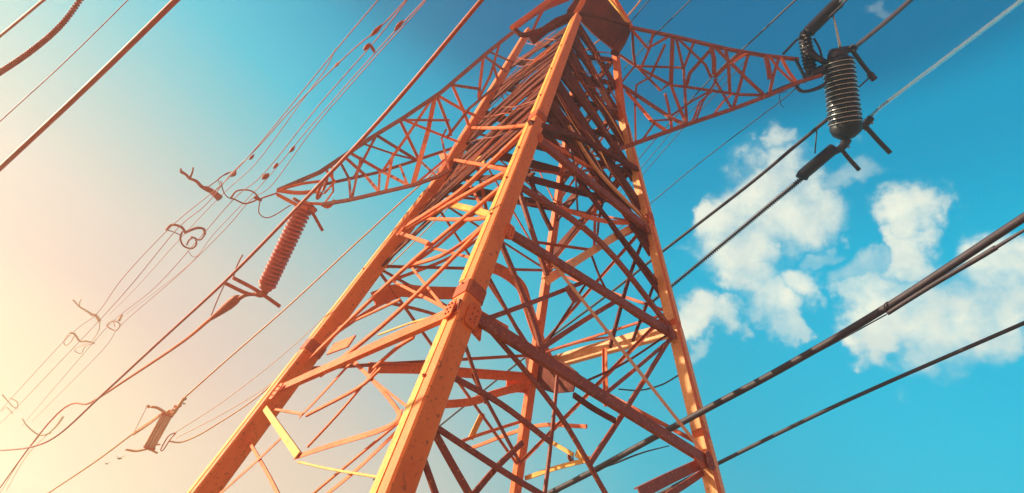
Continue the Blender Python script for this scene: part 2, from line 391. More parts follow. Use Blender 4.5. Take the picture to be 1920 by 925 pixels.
# ---- belts and beams seen through the tower
bar('BR', [(1268,616),(1139,651),(1010,688)], 27, M_LIT, .5, 'box')
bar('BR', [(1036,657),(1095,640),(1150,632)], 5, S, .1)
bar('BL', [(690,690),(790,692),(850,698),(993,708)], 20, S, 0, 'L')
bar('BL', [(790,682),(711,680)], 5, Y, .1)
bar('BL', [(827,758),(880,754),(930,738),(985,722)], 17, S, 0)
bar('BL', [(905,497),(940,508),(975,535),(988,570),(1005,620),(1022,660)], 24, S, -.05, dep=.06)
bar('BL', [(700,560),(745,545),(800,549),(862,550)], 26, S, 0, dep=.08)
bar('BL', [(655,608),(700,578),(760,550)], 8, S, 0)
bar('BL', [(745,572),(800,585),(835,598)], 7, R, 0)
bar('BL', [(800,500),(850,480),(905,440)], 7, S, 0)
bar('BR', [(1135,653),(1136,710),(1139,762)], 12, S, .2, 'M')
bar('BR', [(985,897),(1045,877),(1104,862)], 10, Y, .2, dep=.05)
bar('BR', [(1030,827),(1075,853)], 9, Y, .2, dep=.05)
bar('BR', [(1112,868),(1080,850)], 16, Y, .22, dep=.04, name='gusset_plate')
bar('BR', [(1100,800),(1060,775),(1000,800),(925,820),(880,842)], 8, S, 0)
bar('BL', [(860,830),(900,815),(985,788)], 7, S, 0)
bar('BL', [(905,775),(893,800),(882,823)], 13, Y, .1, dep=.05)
# ---- near left face
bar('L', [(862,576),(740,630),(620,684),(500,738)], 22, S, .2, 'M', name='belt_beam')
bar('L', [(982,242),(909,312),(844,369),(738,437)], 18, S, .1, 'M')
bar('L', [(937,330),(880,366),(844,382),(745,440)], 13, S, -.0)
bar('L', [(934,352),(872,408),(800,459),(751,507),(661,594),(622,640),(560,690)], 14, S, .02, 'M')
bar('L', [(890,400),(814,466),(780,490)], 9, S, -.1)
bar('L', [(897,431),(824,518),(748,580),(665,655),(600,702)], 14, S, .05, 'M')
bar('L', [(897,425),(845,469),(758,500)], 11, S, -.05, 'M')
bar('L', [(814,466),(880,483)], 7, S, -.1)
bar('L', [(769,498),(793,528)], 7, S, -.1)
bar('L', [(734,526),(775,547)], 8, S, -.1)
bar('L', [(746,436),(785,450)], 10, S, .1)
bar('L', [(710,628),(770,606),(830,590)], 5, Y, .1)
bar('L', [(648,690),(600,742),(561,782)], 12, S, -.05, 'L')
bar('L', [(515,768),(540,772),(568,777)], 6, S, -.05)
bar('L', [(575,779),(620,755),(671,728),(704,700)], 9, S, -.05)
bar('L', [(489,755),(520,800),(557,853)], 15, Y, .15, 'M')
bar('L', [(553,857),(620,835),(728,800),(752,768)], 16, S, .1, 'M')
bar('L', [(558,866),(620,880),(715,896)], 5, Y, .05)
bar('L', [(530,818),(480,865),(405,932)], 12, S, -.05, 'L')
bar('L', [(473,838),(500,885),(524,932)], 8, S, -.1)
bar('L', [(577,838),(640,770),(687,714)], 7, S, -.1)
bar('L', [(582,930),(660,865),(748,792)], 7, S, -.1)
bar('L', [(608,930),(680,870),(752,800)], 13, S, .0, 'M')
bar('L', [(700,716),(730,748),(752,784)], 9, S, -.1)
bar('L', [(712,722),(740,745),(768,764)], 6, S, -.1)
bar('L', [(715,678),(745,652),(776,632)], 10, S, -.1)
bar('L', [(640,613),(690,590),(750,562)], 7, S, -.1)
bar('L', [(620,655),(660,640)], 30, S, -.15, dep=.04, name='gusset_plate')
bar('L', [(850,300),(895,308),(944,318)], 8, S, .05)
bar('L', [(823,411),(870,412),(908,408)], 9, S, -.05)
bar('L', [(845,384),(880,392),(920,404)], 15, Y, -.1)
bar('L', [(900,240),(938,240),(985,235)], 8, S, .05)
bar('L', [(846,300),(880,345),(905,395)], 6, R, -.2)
# gusset plates
def gus(f, px, m_=None, off=0., th=.04, name='gusset_plate'):
    mb = MB(); mb.plate([at(f, p, off) for p in px], FN[f], th); return part(mb, name, m_ or M_STEEL, tower)
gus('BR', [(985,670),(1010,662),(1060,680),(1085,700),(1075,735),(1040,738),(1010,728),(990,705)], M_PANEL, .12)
gus('BL', [(950,712),(992,708),(990,738),(970,736),(948,740)], S, .1)
gus('L', [(878,302),(911,290),(908,308)], Y, -.1)
gus('L', [(822,287),(846,290),(831,308)], S, -.05)
gus('R', [(1298,842),(1338,872),(1318,880),(1302,862)], R, .14)
gus('R', [(862,568),(905,594),(900,640),(880,618)], S, .05)
# perforated sign strip by the near leg
mb = MB(); mb.plate([at('R', p, -.15) for p in ((886,574),(952,612),(953,628),(938,624),(886,592))], FN['R'], .03)
st = part(mb, 'number_plate', M_STEEL, tower)
for q in (888, 906, 918, 934):
    yy = 580+(q-888)*.58
    mb = MB(); mb.plate([at('R', p, -.12) for p in ((q,yy),(q+10,yy+5),(q+10,yy+14),(q+2,yy+10))], FN['R'], .015)
    part(mb, 'blank_tag', M_CHALK, tower, sub=None)
# joint plates with bolt groups where the main members meet the legs
def joint(f, px, w_, h_, off, ang_=0., nb=(2, 3), m_=M_STEEL):
    c = at(f, px, off); n = FN[f]; u = (APEX-c).normalized(); u = (u-n*u.dot(n)).normalized(); v = n.cross(u)
    mb = MB(); mb.plate([c+u*(a*h_)+v*(b*w_) for a, b in ((-.5, -.35), (-.35, -.5), (.35, -.5), (.5, -.3), (.5, .3), (.3, .5), (-.35, .5), (-.5, .3))], n, .03); g_ = part(mb, 'joint_plate', m_, tower)
    for i in range(nb[0]):
        for j in range(nb[1]):
            q = c+u*(((j+.5)/nb[1]-.5)*h_*.8)+v*(((i+.5)/nb[0]-.5)*w_*.7)
            mb = MB(); mb.disc(q+n*.025, n, .018, .03, 6); part(mb, 'bolt', M_RUST, tower)
for f_, p_, w_, h_, o_ in (('R', (888,592), .26, .5, .24), ('R', (1330,864), .26, .4, .21), ('R', (956,434), .22, .4, .19), ('R', (1260,624), .2, .36, .15), ('R', (1012,258), .2, .36, .17),
    ('R', (1214,428), .18, .34, .15), ('L', (843,580), .22, .4, .26), ('L', (518,734), .28, .45, .27), ('L', (752,432), .22, .4, .24)):
    joint(f_, p_, w_, h_, o_, m_=M_SHADED if f_ == 'R' and p_[0] > 1100 else M_STEEL)
# inspection disc with bolt
c = at('BR', (1070,858), .32)
mb = MB(); mb.disc(c, FN['R'], .14, .05, 18); dd = part(mb, 'bolt', M_RUST, tower)
mb = MB(); mb.disc(c+FN['R']*.05, FN['R'], .07, .05, 12); part(mb, 'bolt_head', M_METAL, tower, sub=None)
# ---- regular X bracing on the two far faces (levels follow the belts)
lv = [.20, .34, .46, .56, .66]
def member(a, b, w_, m_, n, name='brace', rest=False):
    mb = REST if rest else MB()
    mb.sweep([a, a.lerp(b, .5), b], [(-w_/2, 0), (w_/2, 0), (w_/2, -w_*.7), (w_/2-.012, -w_*.7), (w_/2-.012, -.012), (-w_/2, -.012)], n)
    if not rest: part(mb, name, m_, tower)
for f in ('BR', 'BL'):
    a, b = FACE[f]
    for i in range(len(lv)-1):
        t0, t1 = lv[i], lv[i+1]; w_ = .10-.01*i
        member(legpt(a, t0), legpt(b, t1), w_, S, FN[f], rest=True); member(legpt(b, t0)-FN[f]*.05, legpt(a, t1)-FN[f]*.05, w_, S, FN[f], rest=True)
        member(legpt(a, t1), legpt(b, t1), w_*.9, S, FN[f], rest=True)
for t in (.46,):      # plan bracing inside each belt
    q = [legpt(k, t) for k in range(4)]
    for i in range(4):
        a = q[i].lerp(q[(i+1) % 4], .5); b = q[(i+1) % 4].lerp(q[(i+2) % 4], .5)
        member(a, b, .09, S, V((0, 0, 1)), rest=True)
# ---- plated neck between the waist and the head, with cable runs on it
def neck_bar(ka, ta, kb, tb, w_, m_, f, off, sag=0., d_=None, name='brace'):
    A = legpt(ka, ta)+FN[f]*off; B = legpt(kb, tb)+FN[f]*off
    P = cat_spline([A, A.lerp(B, .5)+V((0, 0, sag)), B], 5)
    mb = MB(); mb.sweep(P, box_prof(w_, d_ or w_*.25, .1), FN[f]); part(mb, name, m_, tower)
N_ = 19
for i in range(N_):       # closely set slanting angles on both near faces
    t = .815-.345*i/(N_-1)
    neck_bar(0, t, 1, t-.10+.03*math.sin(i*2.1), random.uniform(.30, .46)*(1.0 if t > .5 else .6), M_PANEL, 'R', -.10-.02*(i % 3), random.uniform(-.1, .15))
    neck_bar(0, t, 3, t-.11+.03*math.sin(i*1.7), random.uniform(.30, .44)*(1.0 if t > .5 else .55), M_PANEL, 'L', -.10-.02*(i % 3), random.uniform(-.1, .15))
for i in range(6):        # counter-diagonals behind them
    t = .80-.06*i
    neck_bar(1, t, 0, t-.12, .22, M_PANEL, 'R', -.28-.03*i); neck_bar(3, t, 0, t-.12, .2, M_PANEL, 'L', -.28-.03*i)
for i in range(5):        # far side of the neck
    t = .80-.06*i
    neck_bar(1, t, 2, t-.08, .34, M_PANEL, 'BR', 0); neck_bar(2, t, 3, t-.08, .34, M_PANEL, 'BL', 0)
def thin_run(ka, kb, f, n, dt, mats):
    for i in range(n):    # slender rods and cables following the angles
        u0 = random.uniform(.03, .6); u1 = min(.97, u0+random.uniform(.25, .6)); t = random.uniform(.50, .81)
        q = lambda u: legpt(ka, t-dt*u*random.uniform(.9, 1.1)).lerp(legpt(kb, t-dt*u), u)+FN[f]*random.uniform(.02, .12)
        P = [q(u0), q(u0*.6+u1*.4), q(u0*.25+u1*.75), q(u1)]
        P = cat_spline(P, 5); r = random.uniform(.012, .030); M_ = len(P)-1
        mb = MB(); mb.tube(P, r, seg=6, prof=[r*(.35+.65*math.sin(math.pi*(j+.3)/(M_+.6))) for j in range(M_+1)]); part(mb, 'conduit', mats[i % len(mats)], tower)
thin_run(0, 1, 'R', 18, .13, [R, M_SHADED, M_SHADED, R, M_LIT])
thin_run(0, 3, 'L', 24, .14, [S, R, M_SHADED, M_SHADED, R])
thin_run(1, 0, 'R', 8, .10, [R, M_SHADED]); thin_run(3, 0, 'L', 8, .08, [R, M_SHADED])
# ---- head above the neck
hz = lambda px, off=0.: at_plane(px, V((0, 14, 0))+V((0, -1, 0))*off, V((.15, -1, 0)).normalized())
def hb(pts, wpx, m_=S, off=0., dep=None):
    P = [hz(p, off) for p in pts]; w_ = wpx/F*depth(P[0]); Q = cat_spline(P, 5) if len(P) > 2 else [P[0], P[0].lerp(P[1], .5), P[1]]
    mb = MB(); mb.sweep(Q, box_prof(w_, dep or w_*.7, .1), V((0, -1, 0))); part(mb, 'head_frame', m_, tower)
hb([(962,52),(1045,-10),(1100,-50)], 9, S, .8); hb([(1182,50),(1150,-5),(1120,-60)], 9, S, .8)
hb([(960,54),(1010,20),(1075,-8)], 11, R, .5); hb([(964,56),(985,66),(1035,48),(1076,26)], 9, M_PANEL, .9)
hb([(1076,26),(1120,30),(1180,48)], 8, M_PANEL, .9); hb([(1178,52),(1168,75),(1152,100)], 14, M_PANEL, .3)
hb([(1078,28),(1092,5),(1110,-40)], 10, S, .9); hb([(998,60),(1012,30),(1030,0)], 5, R, .6)
hb([(1140,-5),(1160,20),(1180,48)], 5, Y, .85); hb([(1100,-50),(1085,0),(1070,24)], 14, M_PANEL, .2)
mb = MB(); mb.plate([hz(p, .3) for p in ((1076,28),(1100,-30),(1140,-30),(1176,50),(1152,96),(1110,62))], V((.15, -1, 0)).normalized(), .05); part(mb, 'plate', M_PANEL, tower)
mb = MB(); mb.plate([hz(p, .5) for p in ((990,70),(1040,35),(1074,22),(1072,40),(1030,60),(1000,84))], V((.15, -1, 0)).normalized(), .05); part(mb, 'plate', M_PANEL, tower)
# ---------------------------------------------------------------- crossarms
AN = (LB[1]-LB[3]).cross(V((0, 0, 1))).normalized()
if AN.dot(CAM-T0) < 0: AN = -AN
def arm_pt(px, o): return at_plane(px, T0+AN*(.9-1.8*o), AN)
def segdist(p, a, b):
    ax, ay = a; bx, by = b; dx, dy = bx-ax, by-ay; L2 = dx*dx+dy*dy
    t = max(0, min(1, ((p[0]-ax)*dx+(p[1]-ay)*dy)/L2)); return math.hypot(p[0]-ax-t*dx, p[1]-ay-t*dy)
def polyd(p, pl): return min(segdist(p, pl[i], pl[i+1]) for i in range(len(pl)-1))
def arm(chords, webs, tip, neck, lab):
    """chords: (polyline, depth share 0 front..1 back, width px); webs: polylines"""
    L_ = math.dist(tip, neck)
    def o_at(p, o):      # the section narrows towards the tip
        q = min(1, math.dist(p, tip)/L_); return .5+(o-.5)*(.12+.88*q)
    def node(p):
        best = None
        for c in chords:
            for i in range(len(c[0])-1):
                (ax, ay), (bx, by) = c[0][i], c[0][i+1]; dx, dy = bx-ax, by-ay
                t = max(0, min(1, ((p[0]-ax)*dx+(p[1]-ay)*dy)/(dx*dx+dy*dy))); q = (ax+dx*t, ay+dy*t); d = math.dist(p, q)
                if d < 17 and (best is None or d < best[0]): best = (d, q, c[1])
        if best: return arm_pt(best[1], o_at(best[1], best[2]))
        ds = [(polyd(p, c[0]), c[1]) for c in chords]; ws = [(1/(d+1.5)**2, o) for d, o in ds]
        s = sum(x for x, _ in ws); return arm_pt(p, o_at(p, sum(x*o for x, o in ws)/s))
    P = [arm_pt(p, o_at(p, chords[0][1])) for p in chords[0][0]]
    def bm(P, wpx, m_=None, kind='brace', parent=None, thin=False):
        w_ = wpx*.95/F*depth(P[len(P)//2])
        Q = list(P) if kind != 'brace' or len(P) < 4 else [P[0], P[len(P)//2], P[-1]]
        if len(Q) == 2: Q = [Q[0], Q[0].lerp(Q[1], .5), Q[1]]
        mb = MB(); a = w_/2; th = max(.01, w_*.16)
        prof = [(-a, 0), (a, 0), (a, -w_*.42), (a-th, -w_*.42), (a-th, -th), (-a, -th)]
        mb.sweep(Q, prof, AN); o = mb.build(kind, m_ or S)
        if parent is not None: o.parent = parent
        return o
    root = bm(P, chords[0][2], M_SHADED, 'crossarm'); root.parent = tower; root.matrix_parent_inverse = Matrix.Translation(-tower.location); root['label'] = lab
    for c in chords[1:]: bm([arm_pt(p, o_at(p, c[1])) for p in c[0]], c[2], c[3] if len(c) > 3 else M_SHADED, 'chord', root)
    for wpx, pl in webs: bm([node(p) for p in pl], wpx, random.choice([M_SHADED]*4+[R, S] if tip[0] > 1000 else [R, M_SHADED, R, S]), 'brace', root)
    return root
def zz(pl, ox, oy, s): return [(ox+x/s, oy+y/s) for x, y in pl]
zl = lambda *p: zz(p, 560, 0, 2.3125)
LT = [(962,60),(918,95),(828,172),(759,219),(699,256),(599,323),(520,357)]
LM = zl((100,800),(350,745),(520,690),(700,630),(760,590)); LBt = zl((100,885),(220,865),(500,800),(600,765),(650,735))
armL = arm([(LT, .5, 10), (LM, 1, 6), (LBt, 0, 8)],
 [(6, zl((205,690),(290,770),(350,830))), (6, zl((230,675),(360,740),(480,800))), (6, zl((345,600),(510,690))), (6, zl((445,530),(520,690))),
  (5, zl((450,520),(570,565),(700,605))), (9, zl((600,430),(560,570),(490,780))), (6, zl((590,440),(470,590),(365,740))), (6, zl((610,430),(655,560),(660,590))),
  (6, zl((600,410),(720,480),(790,510))), (6, zl((680,380),(715,480),(740,570))), (6, zl((860,370),(740,470),(640,600))), (6, zl((820,265),(780,420))),
  (5, zl((815,255),(900,310))), (5, zl((885,200),(830,330),(780,430))), (5, zl((845,285),(862,340),(865,370))), (4, zl((840,240),(930,270))), (6, zl((670,380),(790,385))),
  (5, zl((270,680),(230,860))), (5, zl((240,770),(350,600))), (6, zl((410,660),(370,800))), (5, zl((350,740),(345,830))), (5, zl((430,690),(470,790))),
  (5, zl((520,690),(600,770))), (4, zl((500,780),(720,590))), (5, zl((180,700),(215,760),(225,860))), (4, zl((290,640),(330,700),(420,670),(510,690))),
  (5, zl((120,740),(160,800),(110,840))), (4, zl((640,560),(620,600),(640,700))), (5, zl((440,520),(590,520),(655,520))), (4, zl((150,720),(200,790),(150,830),(110,880)))],
 (560,350), (880,200), 'left crossarm rising from the strain insulator to the neck')
zr = lambda *p: zz(p, 1150, 40, 3.7)
RTp = zr((110,35),(420,100),(800,190),(1060,235),(1290,260)); RM = zr((20,215),(160,310),(400,440),(500,452),(870,505),(1060,510)); RB = zr((50,880),(160,840),(520,710),(830,605),(1080,510),(1300,415),(1450,370))
armR = arm([(RTp, .5, 9), (RM, 1, 6), (RB, 0, 8)],
 [(6, zr((100,75),(240,185),(390,120))), (5, zr((275,90),(250,190),(200,310))), (8, zr((410,110),(405,300),(400,440))), (5, zr((120,100),(140,220),(150,310))), (5, zr((360,160),(280,340))),
  (4, zr((150,310),(60,420))), (5, zr((150,340),(330,480),(400,400))), (5, zr((430,120),(480,250),(490,340),(505,700))), (6, zr((400,440),(460,600),(510,710))), (5, zr((560,150),(490,320))),
  (5, zr((430,120),(580,210),(640,300),(680,390))), (8, zr((680,150),(700,260),(700,370))), (7, zr((695,170),(800,290),(930,400),(1050,510))), (7, zr((690,220),(580,280),(530,360),(510,430))), (7, zr((800,290),(930,260),(1060,230))),
  (6, zr((780,180),(800,290),(810,490))), (7, zr((700,390),(800,290),(890,220))), (5, zr((700,400),(750,520),(820,595))), (6, zr((935,240),(880,440),(830,600))), (9, zr((1060,230),(1080,330),(1090,400))), (6, zr((1150,260),(1110,380),(1080,500))),
  (5, zr((1080,240),(1150,330),(1240,390))), (6, zr((1160,280),(1220,350),(1270,410))), (8, zr((30,420),(220,540),(390,660),(500,710))), (7, zr((90,480),(190,600),(270,690),(370,745))), (5, zr((360,500),(385,600),(400,730))),
  (4, zr((150,580),(155,840))), (4, zr((150,590),(180,500),(160,440),(300,330))), (4, zr((250,690),(400,680))), (4, zr((190,800),(290,700))), (4, zr((100,720),(105,800),(160,840))), (4, zr((700,420),(600,560),(545,690))), (4, zr((720,400),(620,560),(570,690))),
  (4, zr((380,670),(550,550),(680,480))), (5, zr((0,210),(180,270),(480,320))), (4, zr((830,480),(760,560),(690,640)))],
 (1530,150), (1170,170), 'right crossarm reaching out to the large dark insulator')
# ring collar near the left arm's tip
c = arm_pt((604, 352), .5)
mb = MB(); pts = [c + V((0, 0, 1))*(.42*math.sin(a)) + (LB[1]-LB[3]).normalized()*(.12*math.cos(a)) + AN*(.3*math.cos(a)) for a in [i*math.pi/12 for i in range(25)]]
mb.tube(pts, .05, seg=8); part(mb, 'tip_ring', R, tower)
for pl, wp in (([(520,357),(560,362),(600,358)], 7), ([(520,365),(556,384),(575,392)], 6), ([(603,383),(615,388),(628,376)], 6), ([(560,381),(590,382),(612,383)], 4), ([(520,357),(565,345),(603,340)], 4)):
    P = [arm_pt(p, .5) for p in pl]; mb = MB(); mb.sweep(cat_spline(P, 4), box_prof(wp/F*depth(P[0]), .08, .1), AN); part(mb, 'tip_strut', S, tower)
for pl, wp in (([(1436,178),(1480,160),(1545,138)], 6), ([(1490,160),(1508,172),(1545,160),(1552,135)], 5), ([(1492,112),(1510,150),(1500,152)], 5), ([(1512,140),(1530,130),(1550,122)], 7)):
    P = [arm_pt(p, .5) for p in pl]; mb = MB(); mb.sweep(cat_spline(P, 4), box_prof(wp/F*depth(P[0]), .08, .1), AN); part(mb, 'tip_strut', M_DARK, tower)
if REST.v:
    o = part(REST, 'fine_lattice', M_RUST, tower); o['kind'] = 'stuff'
# ---------------------------------------------------------------- insulators and wires (free-standing in depth)
def pd(px, d): return CAM + ray(px)*d
def path(pts, da, db, n=8):
    """space curve over the traced line, nearly straight in space: inverse distance runs evenly along it"""
    if isinstance(da, (list, tuple)): ds = da
    else:
        L_ = [0]
        for i in range(1, len(pts)): L_.append(L_[-1]+math.dist(pts[i-1], pts[i]))
        ds = [1/((1/da)*(1-l/L_[-1])+(1/db)*(l/L_[-1])) for l in L_]
    P = [pd(p, d) for p, d in zip(pts, ds)]
    return cat_spline(P, n) if len(P) > 2 else [P[0].lerp(P[1], i/n) for i in range(n+1)], ds
dR = depth(arm_pt((1545,140), .5)); dL = depth(arm_pt((560,375), .5))
def lathe_insulator(name, lab, cat, top, bot, d, rpx, nshed, ms, mc, group='insulators of the power line', bulb=False, dd=0, taper=1.):
    A = pd(top, d); B = pd(bot, d+dd); ax = (B-A).normalized(); Ln = (B-A).length; r = rpx/F*d
    t = thing(name, lab, cat, A, group)
    mb = MB(); mb.tube([A, A.lerp(B, .5), B], r*(.8 if mc is M_INS else .5), seg=20); part(mb, 'core', mc, t)
    for i in range(nshed):
        c = A.lerp(B, (i+.5)/nshed); q = r*(1+(taper-1)*i/nshed); h = Ln/nshed*(.74 if mc is M_INS else .62)
        mb = MB(); mb.tube([c-ax*h*.5, c-ax*h*.15, c+ax*h*.35, c+ax*h*.5], q, seg=28, prof=[q*.72, q*.97, q, q*.82]); part(mb, 'shed', ms, t)
    mb = MB(); mb.tube([A-ax*r*.7, A-ax*r*.5, A+ax*r*.1], r*.5, seg=18, prof=[r*.3, r*.6, r*.7]); part(mb, 'end_fitting', M_DARK if mc is M_INS else ms, t)
    mb = MB()
    if bulb: mb.tube([B-ax*r*.1, B+ax*r*.35, B+ax*r*.75, B+ax*r*1.05, B+ax*r*1.15], r, seg=28, prof=[r*.95, r*1.02, r*.86, r*.45, r*.12])
    else: mb.tube([B-ax*r*.1, B+ax*r*.4, B+ax*r*.6], r, seg=18, prof=[r*.8, r*.7, r*.35])
    part(mb, 'end_cap', mc, t)
    return t
def rod(t, pts, d, wpx, m_=M_DARK, name='arcing_rod', w2=None, ds=None):
    P, _ = path(pts, ds or d, d, 6); mb = MB(); w2 = w2 or wpx; mb.tube(P, wpx/2/F*d, w2/2/F*d, seg=10); return part(mb, name, m_, t)
def knobs(t, pts, d, n, rpx, m_=M_METAL, name='clamp_bolt'):
    P, _ = path(pts, d, d, 10)
    for i in range(n):
        p = P[int(random.random()*(len(P)-1))]+V([random.uniform(-1, 1) for _ in range(3)])*(rpx*2.2/F*d)
        ax = V([random.uniform(-1, 1) for _ in range(3)]).normalized(); mb = MB(); mb.disc(p, ax, rpx/F*d*random.uniform(.5, 1), rpx/F*d*1.3, 8); part(mb, name, m_, t)
# big dark insulator on the right
I1 = lathe_insulator('insulator', 'large aubergine ribbed insulator hanging at the right crossarm tip', 'insulator', (1571,112), (1585,232), dR, 27, 14, M_INS, M_INS, bulb=True, taper=1.08)
rod(I1, [(1576,92),(1562,28)], dR, 5, M_BUS, 'lightning_rod', 3)
rod(I1, [(1596,92),(1618,122),(1634,142)], dR, 8); rod(I1, [(1630,138),(1640,150)], dR, 12, M_DARK, 'rod_knob')
rod(I1, [(1634,142),(1606,168)], dR, 3, M_WIRE, 'stay'); rod(I1, [(1620,234),(1645,262),(1669,287)], dR, 9); rod(I1, [(1574,276),(1592,298),(1611,319)], dR, 8)
rod(I1, [(1588,262),(1580,275),(1566,285)], dR, 18, M_DARK, 'yoke', 12); rod(I1, [(1560,102),(1580,96),(1605,90)], dR, 20, M_DARK, 'yoke', 12)
rod(I1, [(1612,240),(1625,232),(1634,222)], dR, 12, M_DARK, 'yoke'); rod(I1, [(1545,118),(1528,108),(1510,96)], dR, 8, M_DARK, 'link'); rod(I1, [(1520,142),(1545,132)], dR, 16, M_DARK, 'link')
knobs(I1, [(1560,98),(1608,88)], dR, 14, 2.6); knobs(I1, [(1616,238),(1640,222)], dR, 14, 3); knobs(I1, [(1570,272),(1592,276)], dR, 10, 2.4)
for i in range(0, 14):   # bright rim hoops between the sheds
    c = pd((1571,112), dR).lerp(pd((1585,232), dR), (i+.98)/14); ax = (pd((1585,232), dR)-pd((1571,112), dR)).normalized(); u = ax.cross(FW).normalized(); v = ax.cross(u); q = 25.8/F*dR*(1+.08*i/14)
    mb = MB(); mb.tube([c+(u*math.cos(a)+v*math.sin(a))*q for a in [j*math.pi/12 for j in range(25)]], .022, seg=6); part(mb, 'rim_hoop', M_BUS, I1)
I2 = lathe_insulator('insulator', 'small dark insulator leaning against the upper side of the right crossarm tip', 'insulator', (1508,66), (1519,128), dR+.3, 12, 9, M_INS, M_INS)
rod(I2, [(1519,130),(1520,145)], dR+.3, 18, M_DARK, 'foot'); knobs(I2, [(1508,64),(1514,110)], dR, 16, 2); rod(I2, [(1518,90),(1532,106),(1548,116)], dR+.2, 8, M_DARK, 'link'); rod(I2, [(1526,72),(1536,90),(1542,112)], dR+.2, 4, M_DARK, 'link')
I3 = lathe_insulator('insulator', 'rust red ribbed insulator hanging under the left crossarm tip', 'insulator', (569,392), (500,536), dL, 17, 20, M_INSR, M_INSR, dd=.3)
rod(I3, [(550,372),(580,392),(605,433)], dL, 6, R); rod(I3, [(560,388),(575,384),(590,398)], dL, 14, R, 'yoke')
for k_ in range(5): rod(I3, [(562+5*k_,392),(556+8*k_,382+2*k_)], dL, 4, R, 'clip')
rod(I3, [(437,521),(480,544),(525,575)], dL+.3, 7, R); rod(I3, [(422,531),(450,545),(470,553)], dL+.3, 7, R); rod(I3, [(437,521),(446,495),(455,478)], dL+.3, 2.5, R, 'stay'); rod(I3, [(500,540),(492,552),(480,552)], dL+.3, 16, R, 'yoke', 9)
rod(I3, [(422,531),(408,562),(396,592)], dL+.5, 2, R, 'stay')
I4 = thing('insulator', 'small orange insulator far off at the lower left, above two birds', 'insulator', pd((313,776), 30), 'insulators of the power line')  # its lit orange paints in the warm glow around it
for k_ in range(4): rod(I4, [(306+5*k_,776+1.5*k_),(272+5*k_,837+1.5*k_)], 30+.05*(k_ % 2), 4.6, M_LIT, 'ribbed_rod')
rod(I4, [(303,775),(324,781)], 30, 5, S, 'end_cap'); rod(I4, [(270,837),(290,843)], 30, 5, S, 'end_cap')
rod(I4, [(310,774),(295,765),(284,763)], 30, 5, M_LIT, 'arm_plate'); rod(I4, [(281,764),(276,761)], 30, 5, M_LIT, 'rod_knob'); rod(I4, [(276,762),(262,790),(250,814)], 30, 1.2, M_LIT, 'stay'); rod(I4, [(305,776),(280,795),(250,815)], 30, 3, M_LIT, 'sleeve', 4)
rod(I4, [(236,843),(255,846),(275,842)], 30, 4, M_LIT); rod(I4, [(272,840),(285,845),(295,850)], 30, 3.5, M_LIT); rod(I4, [(284,840),(294,834),(300,834)], 30, 3, M_LIT, 'clip')
rod(I4, [(313,776),(317,771),(323,778),(335,762),(345,747)], 30, 6, M_LIT, 'strain_clamp'); knobs(I4, [(327,770),(346,748)], 30, 10, 3, M_LIT)
# wires: name, label, points (photo), width px start/end, distance start/end, material, seg
G_ = 'overhead conductors of the line'
WN = [0]
def wire(lab, pts, w0, w1, d0, d1, m_=None, name='power_cable', cat='cable', n=8, group=G_, ribs=0):
    m_ = m_ or M_WIRE; P, ds = path(pts, d0, d1, n)
    a = ds[0]*w0/2/F; b = ds[-1]*w1/2/F
    if ribs:
        L_ = sum((P[i+1]-P[i]).length for i in range(len(P)-1)); Q = []; rad = []; step = L_/ribs/4
        cum = [0]
        for i in range(len(P)-1): cum.append(cum[-1]+(P[i+1]-P[i]).length)
        j = 0; k = 0
        while k*step < L_:
            s = k*step
            while cum[j+1] < s: j += 1
            u = (s-cum[j])/(cum[j+1]-cum[j]); Q.append(P[j].lerp(P[j+1], u))
            q = a+(b-a)*s/L_; rad.append(q*(1, 1, .4, .4)[k % 4]); k += 1
        mb = MB(); mb.tube(Q, 1, seg=10, prof=rad)
    else:
        mb = MB(); mb.tube(P, a, b, seg=8)
    o = mb.build(name, m_); tag(o, lab, cat, group); return o
W_ = wire
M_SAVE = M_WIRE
M_WIRE = M_FLARE  # left wires take the colour with flare painted in
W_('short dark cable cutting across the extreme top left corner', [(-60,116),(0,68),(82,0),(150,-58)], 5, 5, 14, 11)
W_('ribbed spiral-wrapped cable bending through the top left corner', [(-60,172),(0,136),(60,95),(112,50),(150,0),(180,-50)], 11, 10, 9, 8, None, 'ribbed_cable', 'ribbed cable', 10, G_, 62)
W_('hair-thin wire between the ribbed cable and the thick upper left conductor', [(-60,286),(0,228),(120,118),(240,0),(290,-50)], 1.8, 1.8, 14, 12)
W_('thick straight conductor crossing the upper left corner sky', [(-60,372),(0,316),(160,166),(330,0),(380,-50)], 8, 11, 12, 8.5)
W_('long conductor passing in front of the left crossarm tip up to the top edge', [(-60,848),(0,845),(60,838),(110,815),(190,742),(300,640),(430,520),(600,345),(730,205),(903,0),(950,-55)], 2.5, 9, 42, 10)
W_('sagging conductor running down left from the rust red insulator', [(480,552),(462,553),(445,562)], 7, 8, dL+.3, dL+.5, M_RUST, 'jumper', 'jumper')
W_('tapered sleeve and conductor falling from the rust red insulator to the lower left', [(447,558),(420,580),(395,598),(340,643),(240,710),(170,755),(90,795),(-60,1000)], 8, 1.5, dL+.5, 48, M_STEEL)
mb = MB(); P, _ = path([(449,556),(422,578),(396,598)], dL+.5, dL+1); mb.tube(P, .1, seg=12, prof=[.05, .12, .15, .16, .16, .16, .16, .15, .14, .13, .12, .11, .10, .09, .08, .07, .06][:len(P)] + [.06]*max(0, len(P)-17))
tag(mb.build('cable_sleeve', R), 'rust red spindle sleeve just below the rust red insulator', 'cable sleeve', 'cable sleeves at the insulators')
W_('thin conductor dropping from the small orange insulator to the bottom edge', [(300,778),(251,812),(180,865),(95,922),(40,960)], 3.5, 2.5, 30, 42, M_LIT)  # far wires in the lit tone, warm haze painted in
